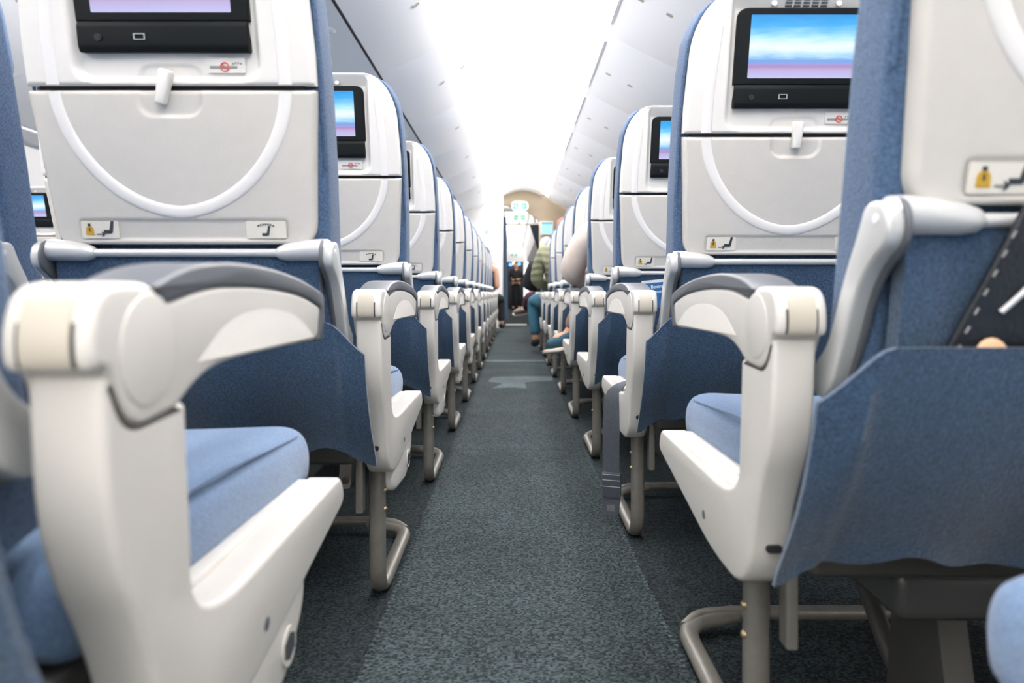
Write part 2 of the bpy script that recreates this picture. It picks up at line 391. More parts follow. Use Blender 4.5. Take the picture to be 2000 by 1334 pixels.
def rr(cx, cv, hx, hv, r): return fillet([(cx-hx, cv-hv, r), (cx+hx, cv-hv, r), (cx+hx, cv+hv, r), (cx-hx, cv+hv, r)], 5)
def seat_icon(cx, cv, s, flip=1):
    P = [(-.42, -.12), (.06, -.12), (.24, .62), (.47, .62), (.30, -.28), (.18, -.40), (-.42, -.40)]
    return [(cx+flip*a*s, cv+b*s) for a, b in P]
def build_back(t, lod=0):
    """the moulded back with its table, display and placards: children of seat t"""
    nx, nv = (150, 90) if lod == 0 else (60, 40)
    # upper shell
    def up_h(x, v):
        h = -.013*(1-sstep(-.003, .007, rrect(x, v, 0, .1405, .138, .1265, .022)))
        if v > .238: h = max(h, -.013+.5*(v-.238))
        h -= .004*(1-sstep(-.002, .004, rrect(x, v, 0, 0, .047, .033, .018)))
        return h+.006*(1-(x/.22)**2)
    ush = panel('upper_shell', .0035, .272, up_h, lambda x, v: 0, t, [M['shell']], nx, nv)
    def lo_h(x, v):
        h = -.003*(1-sstep(-.002, .003, rrect(x, v, 0, -.2185, .166, .0155, .006)))
        h -= .004*(1-sstep(-.002, .004, rrect(x, v, 0, -.004, .047, .037, .02)))
        return h+.006*(1-(x/.22)**2)
    tr = panel('tray_table', -.243, -.0035, lo_h, lambda x, v: 0, t, [M['tray']], nx, nv)
    def bead(nm, P, par):
        bm = B(); rows = []; n = len(P)
        for i, p in enumerate(P):
            d = (P[min(i+1, n-1)]-P[max(i-1, 0)]).normalized(); q = Vector((-d.y, d.x)); row = []
            for j in range(9):
                a = PI*j/8; c = p+q*(.0105*math.cos(a)); row.append(bm.verts.new(bp(c.x, c.y, .006*(1-(c.x/.22)**2)-.0012+.0036*math.sin(a)**.7)))
            rows.append(row)
        for A, Z in zip(rows, rows[1:]):
            for j in range(8): bm.faces.new((A[j], A[j+1], Z[j+1], Z[j]))
            bm.faces.new((A[8], A[0], Z[0], Z[8]))
        bm.faces.new(rows[0]); bm.faces.new(rows[-1]); finish(nm, bm, M['band'], par, 60)
    def U(a): 
        c, q = math.cos(a), math.sin(a); return Vector((.178*math.copysign(abs(c)**(2/1.85), c), -.190*abs(q)**(2/1.85)))
    P = [U(PI*i/64) for i in range(65)]; P = [p if p.y < -.005 else Vector((p.x, -.005)) for p in P]
    bead('moulded_band', P, tr)
    for s_ in (-1, 1): bead('moulded_band', [Vector((s_*(.178-.012*sstep(.05, .25, v)), v)) for v in [.005+.2*i/16 for i in range(17)]], ush)
    bm = B(); flat(bm, rr(0, 0, .205, .012, .002), -.018, .010); finish('hinge_gap', bm, M['gap'], t)
    # latch
    bm = B(); rprism(bm, fillet([(-.0075, -.026, .004), (.0075, -.026, .004), (.0105, .02, .006), (.0095, .027, .005), (-.0095, .027, .005), (-.0105, .02, .006)]), lambda a, b, q: bp(a, b, q), .001, .017, .004, 3)
    o = finish('tray_latch', bm, M['shell'], t)
    # display unit
    bm = B(); rprism(bm, fillet([(-.1305, .096, .002), (.1305, .096, .002), (.1305, .239, .022), (-.1305, .239, .022)], 6), lambda a, b, q: bp(a, b, q), -.016, .002, .003, 3)
    mo = finish('monitor', bm, M['dark'], t)
    bm = B(); flat(bm, rr(0, .1675, .105, .0585, .002), .0016, .0006); finish('display', bm, M['screen'], mo)
    bm = B(); P = fillet([(.0965, -.002), (.0965, .002, .001), (.090, .006, .003), (.060, .008, .004), (.0515, .004, .002), (.0515, -.016)], 4)
    rprism(bm, P, lambda a, b, q: bp(q, a, b), -.1285, .1285, .002, 2); bay = finish('media_bay', bm, M['dark'], mo)
    bm = B()
    for a in [(-.0085, -.0062, 0.0014), (.0071, -.0062, .0014)]: flat(bm, rr(-.034+a[0]+.0007, .074, .0007, .0045, 0), .0072, .0014)
    for b in (-.0040, .0040): flat(bm, rr(-.034, .074+b, .0085, .0006, 0), .0072, .0014)
    finish('usb_port', bm, M['silver'], mo)
    bm = B(); tube(bm, [bp(-.096, .073, .0065), bp(-.096, .073, .0092)], .0055, n=16); tube(bm, [bp(-.096, .073, .0093), bp(-.096, .073, .0097)], .003, n=12); finish('audio_jack', bm, M['galley'], mo)
    # speaker slots and lamp over the display
    bm = B()
    for i in range(3):
        for j in range(5): flat(bm, rr(-.034+j*.017, .2425+i*.0055, .0065, .0014, .001), -.0046+i*.0028, .0010)
    finish('speaker_grille', bm, M['icon'], ush)
    for s in (-1, 1):
        bm = B(); tube(bm, [bp(s*.062, .2475, -.006), bp(s*.062, .2475, -.0005)], .0055, n=14); finish('indicator', bm, M['psu'], ush)
    # no smoking plate
    bm = B(); flat(bm, rr(.088, .0335, .029, .011, .002), -.0065, .002); ns = finish('no_smoking_plate', bm, M['shell'], ush)
    w = -.0044
    bm = B(); flat(bm, rr(.084, .031, .021, .0018, 0), w); finish('cigarette_icon', bm, M['greyicon'], ns)
    bm = B(); pts = [bp(.086+.0062*math.cos(2*PI*i/20), .0315+.0062*math.sin(2*PI*i/20), w+.0009) for i in range(21)]; tube(bm, pts, .0008, n=5, up=NR, cap=False)
    tube(bm, [bp(.0816, .0357, w+.0009), bp(.0904, .0273, w+.0009)], .0007, n=5, up=NR); finish('prohibition_icon', bm, M['red'], ns)
    bm = B()
    for i in range(4): flat(bm, rr(.099+i*.004, .0375-abs(i-1.5)*.001, .0013, .0012, 0), w)
    finish('smoke_icon', bm, M['greyicon'], ns)
    # placards on the table
    w = .0045
    bm = B(); flat(bm, rr(-.134, -.2185, .030, .0138, .003), .0026, .0016); p1 = finish('life_vest_placard', bm, M['card'], tr)
    bm = B(); flat(bm, fillet([(-.157, -.227, .001), (-.144, -.227, .001), (-.1445, -.216, .002), (-.148, -.212, .001), (-.153, -.212, .001), (-.1565, -.216, .002)], 3), w-.0002); finish('vest_icon', bm, M['gold'], p1)
    bm = B(); flat(bm, rr(-.1505, -.2105, .0022, .0022, .001), w); flat(bm, rr(-.1505, -.218, .0012, .003, 0), w)
    flat(bm, [(-.140, -.2262), (-.130, -.2262), (-.1325, -.2295), (-.131, -.2295), (-.1265, -.2255), (-.131, -.2215), (-.1325, -.2215), (-.130, -.2248), (-.140, -.2248)], w)
    flat(bm, seat_icon(-.120, -.2165, .0195), w); finish('seat_icon', bm, M['icon'], p1)
    bm = B(); flat(bm, rr(.132, -.2185, .032, .0138, .003), .0026, .0016); p2 = finish('seat_belt_placard', bm, M['card'], tr)
    bm = B(); flat(bm, seat_icon(.132, -.222, .0155, 1), w)
    for i in range(7):
        a = (i-3)/3; flat(bm, rr(.132+a*.012, -.2095-a*a*.0025, .0013, .0012, 0), w)
    finish('belt_icon', bm, M['icon'], p2)
    return tr
def build_body(t):
    # upholstered back
    def outline(g):
        P = []; vs = [-.50, -.40, -.26, -.12, .02, .12, .18, .21, .232, .248, .259, .266]
        def h(v):
            a = .228-.007*(1-sstep(-.30, -.22, v))
            if v > .15: t_ = min(1, (v-.14)/.126); a -= .078*(1-math.sqrt(max(0, 1-t_*t_)))
            if v > .02: a -= .007*min(1, (v-.02)/.2)
            return a+g
        return [Vector((h(v), v)) for v in vs]+[Vector((-h(v), v)) for v in vs[::-1]]
    bm = B(); rprism(bm, outline(0), lambda a, b, q: bp(a, b, q), -.024, -.11, .016, 5); bk = finish('backrest', bm, M['fabric'], t, 60)
    ol = outline(.0015); pts = [bp(p.x*.985, p.y-.002, -.026) for p in ol if p.y > -.25]
    bm = B(); tube(bm, pts, .0028, n=6, up=NR); finish('piping', bm, M['fabric'], bk)
    bm = B(); rprism(bm, fillet([(-.21, .02, .03), (.21, .02, .03), (.205, .16, .05), (.15, .262, .05), (-.15, .262, .05), (-.205, .16, .05)]), lambda a, b, q: bp(a, b, q), -.10, -.145, .018, 4)
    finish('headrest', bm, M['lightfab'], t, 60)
    # lower back cover with a stitched seam on each side
    bm = B(); n, m = 24, 14; g = []
    for i in range(m+1):
        v = -.262-(.243*i/m)
        g.append([bm.verts.new(bp(-.212+.424*j/n, v, .004+.010*math.sin(PI*i/m)*(.6+.4*math.sin(5*PI*j/n+1+i*.15))-.0045*math.exp(-((abs(-.212+.424*j/n)-.165)/.008)**2))) for j in range(n+1)])
    for i in range(m):
        for j in range(n): bm.faces.new((g[i][j], g[i][j+1], g[i+1][j+1], g[i+1][j]))
    r = bmesh.ops.extrude_face_region(bm, geom=bm.faces[:]); bmesh.ops.translate(bm, vec=-NR*.02, verts=[e for e in r['geom'] if isinstance(e, bmesh.types.BMVert)])
    finish('lower_back_cover', bm, M['pocket'], t, 60)
    # cushion: tapered bolster with a welt along the top edge
    def cs(a, b, q): return (a, q, b)
    bm = B(); P = fillet([(-.243, .36, .02), (.243, .36, .02), (.247, .415, .03), (.225, .444, .03), (0, .436, .2), (-.225, .444, .03), (-.247, .415, .03)], 6)
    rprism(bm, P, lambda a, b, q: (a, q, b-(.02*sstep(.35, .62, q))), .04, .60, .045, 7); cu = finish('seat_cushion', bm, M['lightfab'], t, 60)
    bm = B(); zz = lambda q: .4305-.02*sstep(.35, .62, q)
    tube(bm, bend([(-.236, .06, zz(0)), (-.236, .3, zz(.3)), (-.234, .575, zz(.575)+.0005), (-.15, .594, .404), (.15, .594, .404), (.234, .575, zz(.575)+.0005), (.236, .3, zz(.3)), (.236, .06, zz(0))], .05), .0022, n=6); finish('welt', bm, M['lightfab'], cu)
    bm = B(); box(bm, -.235, .235, .05, .55, .295, .362, .008); finish('seat_pan', bm, M['darkleg'], t)
    # rod under the table and the side brackets
    rv = -.256
    bm = B(); tube(bm, [bp(-.2, rv, .004), bp(.2, rv, .004)], .0066, .0066, n=14); finish('support_rod', bm, M['silver'], t)
    for s in (-1, 1):
        bm = B(); tube(bm, [bp(s*.147, rv, .004), bp(s*.152, rv, .004), bp(s*.164, rv+.001, .003), bp(s*.190, rv+.003, .001), bp(s*.215, rv+.004, 0), bp(s*.228, rv+.004, 0), bp(s*.232, rv+.004, 0)], .0195, .018, n=18, taper=[.42, .62, .80, .93, 1, .97, .8]); fi = finish('rod_end', bm, M['silver'], t)
        P = fillet([(-.108, .690, .016), (-.072, .694, .014), (-.060, .668, .03), (-.035, .632, .03), (.004, .555, .03), (.034, .535, .01), (.034, .495, .02), (.0, .505, .02), (-.026, .55, .04), (-.062, .625, .04), (-.112, .656, .016)], 6)
        bm = B(); rprism(bm, P, lambda a, b, q: (s*q, a, b), .2235, .2410, .004, 3); br = finish('side_bracket', bm, M['silver'], t)
        bm = B(); P2 = inset(P, -.004); rprism(bm, P2, lambda a, b, q: (s*q, a, b), .2195, .2255, .002, 2); finish('bracket_liner', bm, M['pad'], br)
        bm = B(); tube(bm, [(s*.2405, -.092, .676), (s*.242, -.092, .676)], .0045, n=12, up=(0, 0, 1)); finish('bolt', bm, M['psu'], br)
def build_pocket(t, xl, xr, cl, cr):
    """the loose blue cloth pocket on the back of the seat base; cl/cr = corner cut on each side"""
    bm = B(); n, m = 60, 28; g = []
    for i in range(m+1):
        q = i/m; row = []
        for j in range(n+1):
            u = j/n; x = xl+(xr-xl)*u
            top = .562
            if cl: top -= .058*(1-sstep(-.01, .055, x-xl))
            if cr: top -= .058*(1-sstep(-.01, .055, xr-x))
            bot = .330+.007*math.sin(x*34+.6)+.004*math.sin(x*71)
            if cl: bot -= .03*(1-sstep(0, .05, x-xl))
            if cr: bot -= .03*(1-sstep(0, .05, xr-x))
            z = top+(bot-top)*q
            y = -.105+.107*((.562-z)/.224)
            y -= .014*q**2*math.sin(x*34+.6)*.8+.006*q*math.sin(x*19+2)
            y -= .012*math.sin(PI*min(1, q*1.1))
            for (has, e) in ((cl, x-xl), (cr, xr-x)):
                if has: y -= .006*math.exp(-((e-.036)/.005)**2)*(1 if q > .1 else 0)-.008*sstep(.03, .0, e)
            row.append(bm.verts.new((x, y, z)))
        g.append(row)
    for i in range(m):
        for j in range(n): bm.faces.new((g[i][j], g[i][j+1], g[i+1][j+1], g[i+1][j]))
    r = bmesh.ops.extrude_face_region(bm, geom=bm.faces[:]); bmesh.ops.translate(bm, vec=(0, .007, 0), verts=[e for e in r['geom'] if isinstance(e, bmesh.types.BMVert)])
    return finish('seat_pocket', bm, M['pocket'], t, 60)
ARM_BODY = fillet([(-.012, .566, .012), (-.014, .592, .03), (-.003, .6165, .02), (.050, .6165, .012), (.066, .604, .010), (.13, .616, .04), (.24, .6175, .06), (.36, .609, .06), (.430, .594, .010), (.418, .5545, .012), (.30, .556, .06), (.16, .556, .06), (.112, .546, .03), (.082, .530, .012), (.024, .525, .022), (.001, .566, .008)], 7)
ARM_PAD = fillet([(.050, .6145, .005), (.095, .629, .03), (.165, .6355, .04), (.25, .6345, .05), (.36, .625, .06), (.449, .607, .018), (.443, .572, .02), (.434, .551, .005), (.419, .554, .005), (.428, .592, .008), (.36, .6075, .06), (.24, .6155, .06), (.13, .614, .03), (.066, .602, .006)], 7)
END_PANEL = fillet([(.0, .562, .005), (.007, .562, .006), (.022, .5305, .018), (.0985, .5345, .007), (.106, .45, .05), (.112, .362, .10), (.535, .364, .014), (.558, .325, .03), (.225, .262, .05), (.085, .262, .06), (.055, .372, .09), (.006, .46, .09)], 8)
def build_end(t, sg, vent):
    """aisle side: end panel, armrest, leg.  sg = +1 when the aisle is on the -x side"""
    def f(a, b, u): return (sg*(u-CX), a, b)
    bm = B(); rprism(bm, END_PANEL, f, .249, .294, .006, 4); ep = finish('end_panel', bm, M['arm'], t)
    bm = B(); rprism(bm, fillet([(.125, .37, .03), (.525, .3635, .01), (.53, .345, .01), (.135, .345, .02)]), f, .285, .304, .003, 2); finish('panel_ledge', bm, M['arm'], ep)
    bm = B(); tube(bm, [f(.255, .300, .248), f(.255, .300, .251)], .006, .006, n=14); finish('screw_cap', bm, M['pad'], ep)
    bm = B(); rprism(bm, fillet([(.266, .318, .005), (.284, .318, .005), (.284, .327, .005), (.266, .327, .005)]), lambda a, b, q: (sg*(a-CX), q, b), min(p.x for p in END_PANEL if .31 < p.y < .345)+.002, .12, 0, 1); finish('cable_slot', bm, M['gap'], ep)
    bm = B(); rprism(bm, ARM_BODY, f, .2475, .2995, .006, 4); ar = finish('armrest', bm, M['arm'], t)
    # recessed arch on the outer face is drawn by a thin raised plate
    bm = B(); rprism(bm, fillet([(.112, .5585, .004), (.165, .589, .06), (.25, .597, .08), (.34, .588, .05), (.405, .5585, .006)], 7), f, .2469, .250, .0009, 2); finish('arm_plate', bm, M['arm'], ar)
    bm = B(); P = [Vector((.046+.034*math.cos(2*PI*i/28), .574+.036*math.sin(2*PI*i/28))) for i in range(28)]; rprism(bm, P, f, .2467, .250, .0012, 3); finish('hinge_disc', bm, M['arm'], ar)
    bm = B(); rprism(bm, ARM_PAD, f, .2465, .3005, .0035, 3); finish('arm_pad', bm, M['pad'], ar)
    for nm, off, u0, u1, mm, zt in (('hinge_slot', .0006, .2570, .2895, 'gap', .5945), ('hinge_cover', .0014, .2592, .2873, 'cream', .610)):
        q = sorted([p for p in ARM_BODY if p.x < -.001 and .568 < p.y < zt], key=lambda p: p.y)
        P = [Vector((p.x-off, p.y)) for p in q]+[Vector((q[-1].x+.006, q[-1].y)), Vector((q[0].x+.006, q[0].y))]
        bm = B(); rprism(bm, P, f, u0, u1, 0); finish(nm, bm, M[mm], ar)
    # leg: post, floor bend, forward rail, and the bar that runs under the seats
    u = .285
    P = bend([f(.150, .27, u), f(.152, .012, u), f(.515, .018, u), f(.535, .03, u+.1)], .07, 8)
    bm = B(); tube(bm, P, .0115, .0165, n=14, up=(1, 0, 0)); lg = finish('leg', bm, M['leg'], t)
    bm = B(); tube(bm, [f(.535, .031, u+.085), f(.535, .032, u+.2), f(.535, .032, u+.528)], .0115, .0125, n=12); finish('baggage_bar', bm, M['leg'], t)
    bm = B(); tube(bm, bend([f(.535, .031, u+.09), f(.531, .027, u+.03), f(.505, .018, u)], .05), .0115, .0125, n=12); finish('bar_corner', bm, M['leg'], lg)
    for z in (.222, .185):
        bm = B(); tube(bm, [f(.15, z, u-.010), f(.15, z, u-.016), f(.15, z, u-.019)], .0055, n=8, taper=[1, 1, .6]); finish('bolt', bm, M['bolt'], lg)
    bm = B(); box(bm, *sorted((sg*(.303-CX), sg*(.317-CX))), .10, .125, .19, .31, .003); finish('strut', bm, M['leg'], t)
    if vent:
        P = fillet([(.15, .30, .02), (.15, .215, .03), (.315, .205, .03), (.385, .262, .03), (.385, .31, .01)], 6)
        bm = B(); rprism(bm, P, f, .252, .292, .008, 3); bx = finish('lower_box', bm, M['arm'], t)
        bm = B(); tube(bm, [f(.325, .243, .2525), f(.325, .243, .250)], .020, .020, n=22); vd = finish('vent_disc', bm, M['tray'], bx)
        bm = B()
        for i in range(-3, 4): rprism(bm, [(.3237+i*.0045, .243-.014+abs(i)*.002), (.3260+i*.0045, .243-.014+abs(i)*.002), (.3260+i*.0045, .243+.014-abs(i)*.002), (.3237+i*.0045, .243+.014-abs(i)*.002)], f, .2494, .2502, 0)
        finish('vent_slots', bm, M['icon'], vd)
def build_under(t):
    """dark structure under the seat"""
    bm = B(); rprism(bm, fillet([(.2, .30), (.27, .30), (.30, .02, .02), (.33, 0), (.12, 0), (.14, .02, .02)]), lambda a, b, q: (q, a, b), -.02, .02, .004, 2); finish('rear_leg', bm, M['darkleg'], t)
    bm = B(); tube(bm, bend([(0, .13, .02), (0, .30, .05), (0, .52, .27), (0, .54, .31)], .05), .014, n=10); finish('brace', bm, M['darkleg'], t)
    bm = B(); box(bm, -.13, .13, .07, .33, .235, .297, .015); finish('life_vest_pouch', bm, M['smoke'], t)
def build_inner_arm(t, sg):
    def f(a, b, u): return (sg*(u-.2845), a+.05, b)
    bm = B(); rprism(bm, ARM_BODY, f, 0, .034, .006, 3); ar = finish('armrest', bm, M['arm'], t)
    bm = B(); rprism(bm, ARM_PAD, f, -.001, .035, .003, 3); finish('arm_pad', bm, M['pad'], ar)
    bm = B(); box(bm, *sorted((sg*(.004-.2845), sg*(.030-.2845))), .05, .12, .36, .55, .006); finish('arm_post', bm, M['arm'], t)
    bm = B(); tube(bm, [(-.262, .535, .032), (.262, .535, .032)], .0115, .0125, n=12); finish('baggage_bar', bm, M['leg'], t)
HP = .5350                                       # seat to seat across the block
def aisle_seat_proto(sg, vent):
    t = thing('airline_seat', 'x', 'airline seat')
    build_back(t); build_body(t)
    a, b = -.283, .262
    if sg < 0: a, b = -b, -a
    build_pocket(t, a, b, sg > 0, sg < 0); build_end(t, sg, vent); build_under(t)
    return t
def inner_seat_proto(sg):
    t = thing('airline_seat', 'x', 'airline seat'); build_back(t, 1); build_body(t)
    build_pocket(t, -.262, .262, False, False); build_inner_arm(t, sg); build_under(t); return t
PR = aisle_seat_proto(1, False); PL = aisle_seat_proto(-1, True); IR = inner_seat_proto(1); IL = inner_seat_proto(-1)
used = set()
def put_seat(proto, x, y, label, group, maxd=9):
    if proto.name not in used: used.add(proto.name); r = proto
    else: r = copy_tree(proto, None, 0, maxd)
    r.location = (x, y, 0); tag(r, label, 'airline seat', group); return r
PITCH = .81; LREF = .385; RREF = .70
EXTRA_L = ['nearest seat on the left, its big blurred white armrest filling the corner',
           'left aisle seat with the crooked tray latch, its display half cut off by the frame',
           'left aisle seat just beyond the one with the crooked tray latch']
EXTRA_R = {0: 'seat at the lower right corner, only its pale blue cushion corner showing',
           1: 'nearest right aisle seat, a black bag stuffed behind its blue pocket',
           2: 'right aisle seat with its whole blue display showing and a grey belt hanging down',
           3: 'right aisle seat with a blue card tucked in its back pocket',
           4: 'right aisle seat occupied by the passenger in the cream jacket',
           8: 'right aisle seat occupied by the passenger in the olive jacket',
           10: 'right aisle seat occupied by the passenger in dark maroon'}
def nth(k): return ORD[k] if k > 0 else 'nearest'
SEATS = {}
for k in range(13):
    lab = EXTRA_L[k] if k < 3 else '%s white-backed blue aisle seat from the camera on the left' % ORD[k]
    if k == 12: lab = 'farthest white-backed blue aisle seat on the left, used by the passenger in black'
    SEATS['L', k+1] = put_seat(PL, -CX, LREF+PITCH*k, lab, 'aisle seats along the left of the aisle', 9 if k < 6 else 1)
for k in range(14):
    lab = EXTRA_R.get(k) or '%s white-backed blue aisle seat from the camera on the right' % ORD[k]
    SEATS['R', k] = put_seat(PR, CX, RREF+PITCH*(k-1), lab, 'aisle seats along the right of the aisle', 9 if k < 6 else 1)
for k in range(7):
    SEATS['LI', k+1] = put_seat(IL, -CX-HP, LREF+PITCH*k, 'inner blue seat next to the %s aisle seat on the left' % nth(k), 'inner seats left of the aisle', 9 if k < 3 else 1)
for k in range(1, 6):
    SEATS['RI', k] = put_seat(IR, CX+HP, RREF+PITCH*(k-1), 'inner blue seat next to the %s aisle seat on the right' % nth(k), 'inner seats right of the aisle', 9 if k < 3 else 1)
for k in range(2, 9):
    SEATS['F', k] = put_seat(PL, 2*CC-CX, RREF+PITCH*(k-1), '%s blue seat across the far left aisle, beside that aisle' % nth(k-2), 'seats across the far left aisle', 2 if k < 7 else 1)
def child(o, base): return [c for c in o.children if c.name.split('.')[0] == base]
# the tray latch of the second seat on the left hangs crooked
la = child(SEATS['L', 2], 'tray_latch')[0]
piv = bp(0, .018, .008); la.matrix_local = Matrix.Translation(piv) @ Matrix.Rotation(math.radians(-16), 4, NR) @ Matrix.Translation(-piv)

# seat belt hanging over the wing of the second right seat
t = SEATS['R', 2]
def belt_path():
    return bend([(-.16, .20, .45), (-.236, .225, .43), (-.262, .235, .385), (-.296, .225, .376), (-.314, .215, .345), (-.318, .205, .20), (-.317, .20, .105)], .03, 10)
P = belt_path(); bm = B(); n = len(P); A = []
for i, p in enumerate(P):
    q = i/(n-1); hw = .021; tw = 1.25*sstep(.35, .75, q)
    d = Vector((-math.sin(tw), math.cos(tw), 0)).normalized(); th = (P[min(i+1, n-1)]-P[max(i-1, 0)]).normalized().cross(d).normalized()*.0012
    A.append([bm.verts.new(p+d*hw+th), bm.verts.new(p-d*hw+th), bm.verts.new(p-d*hw-th), bm.verts.new(p+d*hw-th)])
for X, Y in zip(A, A[1:]):
    for j in range(4): bm.faces.new((X[j], X[(j+1) % 4], Y[(j+1) % 4], Y[j]))
bm.faces.new(A[0]); bm.faces.new(A[-1])
bl = finish('seat_belt', bm, M['belt'], t)
e = P[-1]; ca, sa = math.cos(1.25), math.sin(1.25)
def bf(a, b, q): return (e.x-a*sa+q*ca, e.y+a*ca+q*sa, e.z+b)      # a across the webbing, b up, q through it
bm = B(); rprism(bm, fillet([(-.024, .055, .003), (.024, .055, .003), (.024, -.008, .01), (-.024, -.008, .01)]), bf, -.0055, .0055, .003, 2); finish('belt_loop', bm, M['belt'], bl)
bm = B()
for z in (.050, .036, .020): rprism(bm, [(-.022, z), (.022, z), (.022, z+.0014), (-.022, z+.0014)], bf, -.0061, .0061, 0)
finish('stitching', bm, M['thread'], bl)
bm = B(); rprism(bm, fillet([(-.024, .004, .003), (.024, .004, .003), (.021, -.052, .006), (-.017, -.052, .006)]), bf, -.0013, .0013, 0); tg = finish('buckle_tongue', bm, M['belt'], bl)
bm = B(); rprism(bm, fillet([(-.008, -.026, .002), (.012, -.026, .002), (.012, -.042, .002), (-.008, -.042, .002)]), bf, -.0019, .0019, 0); finish('tongue_slot', bm, M['chrome'], tg)

# ------------------------------------------------------------------ things in the pockets
def W(seat, p): return Vector(seat.location)+Vector(p)
s3 = SEATS['R', 3]
r = thing('safety_card', 'blue card with white lettering tucked in the back of a right aisle seat', 'card', W(s3, (0, 0, 0)))
def cb(x, v, w): return bp(x, v, w)
def text(name, s, size, m, parent, mtx, align='LEFT', ext=.0004):
    cu = bpy.data.curves.new(name, 'FONT'); cu.body = s; cu.size = size; cu.extrude = ext; cu.align_x = align; cu.resolution_u = 3; cu.offset = size*.012
    o = bpy.data.objects.new(name, cu); C.objects.link(o); dg = bpy.context.evaluated_depsgraph_get()
    me = bpy.data.meshes.new_from_object(o.evaluated_get(dg)); bpy.data.objects.remove(o)
    me.transform(mtx); me.materials.append(m); q = bpy.data.objects.new(name, me); C.objects.link(q); q.parent = parent; return q
def cf(a, b, q): return bp(a, b+(a+.147)*.10, q)
bm = B(); rprism(bm, fillet([(-.147, -.43, .003), (.01, -.43, .003), (.01, -.280, .003), (-.147, -.280, .003)]), cf, .0195, .0205, 0); finish('card_sheet', bm, M['cardwhite'], r)
bm = B(); rprism(bm, [(-.137, -.43), (.002, -.43), (.002, -.289), (-.137, -.289)], cf, .0204, .0209, 0); finish('blue_face', bm, M['cardblue'], r)
tx = (Vector((1, 0, 0))+UP*.10).normalized()
def tm(v): 
    p = cf(-.115, v, .0212); ty = NR.cross(tx); return Matrix(((tx.x, ty.x, NR.x, p.x), (tx.y, ty.y, NR.y, p.y), (tx.z, ty.z, NR.z, p.z), (0, 0, 0, 1)))
text('lettering', 'Boeing 787', .0155, M['cardwhite'], r, tm(-.3075)); text('lettering', 'Dreamliner', .0155, M['cardwhite'], r, tm(-.3245))

# black bag stuffed behind the pocket of the nearest right seat
s1 = SEATS['R', 1]
r = thing('black_bag', 'black soft bag with a zip stuffed behind the pocket of the nearest right seat', 'bag', W(s1, (0, 0, 0)))
bm = B(); rprism(bm, fillet([(-.176, -.384, .004), (-.168, -.36, .03), (-.120, -.236, .012), (.09, -.240, .03), (.09, -.384, .01)], 8), lambda a, b, q: bp(a, b, q), .0155, .0235, .0035, 3); finish('bag_body', bm, M['blackbag'], r)
bm = B()
for i in range(0, 14, 2):
    a = i/13; tube(bm, [bp(-.164+.036*a, -.372+.112*a, .0237), bp(-.1615+.036*a, -.366+.112*a, .0240)], .0011, n=6)
finish('zip', bm, M['greyicon'], r)
bm = B(); tube(bm, [bp(-.131, -.335, .0255), bp(-.118, -.318, .0285), (bp(-.106, -.304, .0275))], .0026, n=8); finish('zip_pull', bm, M['silver'], r)
bm = B(); sphere(bm, (0, 0, 0), (.017, .0038, .021), 18, 10); o = finish('round_case', bm, M['peach'], None, 80); o.location = W(s1, (-.138, -.0925, .549)); tag(o, 'peach coloured rounded case peeking out of the nearest right pocket', 'case')

# ------------------------------------------------------------------ far end of the cabin
def px(x, y, d): return ((x-1002)*d/1333-.018, CAMZ+(572-y)*d/1333)
bm = B(); box(bm, -4.2, -.30, 11.75, 11.80, 0, 2.72); struct('wall_front', bm, M['wall'])
bm = B(); box(bm, -.34, -.195, 11.72, 12.75, 0, 2.30, .015); struct('trim_2', bm, M['wall'])
bm = B(); x, z = px(951, 352+100, 11.74); rprism(bm, fillet([(x-.03, z-.035, .01), (x+.03, z-.035, .01), (x+.03, z+.035, .01), (x-.03, z+.035, .01)]), lambda a, b, t: (a, t, b), 11.735, 11.75, 0)
tag(finish('wall_sign', bm, mat('pale blue sign', (.35, .5, .75), .5)), 'small pale blue sign on the white front wall', 'sign')
# arched soffit over the doorway
d = 12.82
low = [px(*p, d) for p in [(984, 401), (1004, 404), (1030, 413), (1050, 428), (1054, 437)]]
P = [Vector(p) for p in low]+[Vector(px(1054, 600, d)), Vector((2.1, px(1054, 600, d)[1])), Vector((2.1, 2.72)), Vector((-.5, 2.72)), Vector((-.5, low[0][1]))]
bm = B(); rprism(bm, P, lambda a, b, t: (a, t, b), d, d+.12, 0); struct('wall_partition', bm, M['beige'])
bm = B(); x0, z0 = px(1053, 437, 12.7); x1, z1 = px(1062, 437, 12.7); box(bm, x0, x1, 12.66, 12.98, 0, z0+.03, .01); struct('trim_3', bm, M['taupe'])
bm = B(); a = px(984, 440, d)[0]; b = px(1055, 436, d); box(bm, a, b[0], d+.02, d+.08, b[1]-.03, b[1]+.0, .005); struct('trim_4', bm, M['taupe'])
bm = B(); rprism(bm, [(-.25, 2.2), (.6, 2.2), (.6, 2.24), (-.25, 2.24)], lambda a, b, t: (a, t, b), 12.95, 13.4, 0); struct('ceiling.006', bm, M['ceil'])
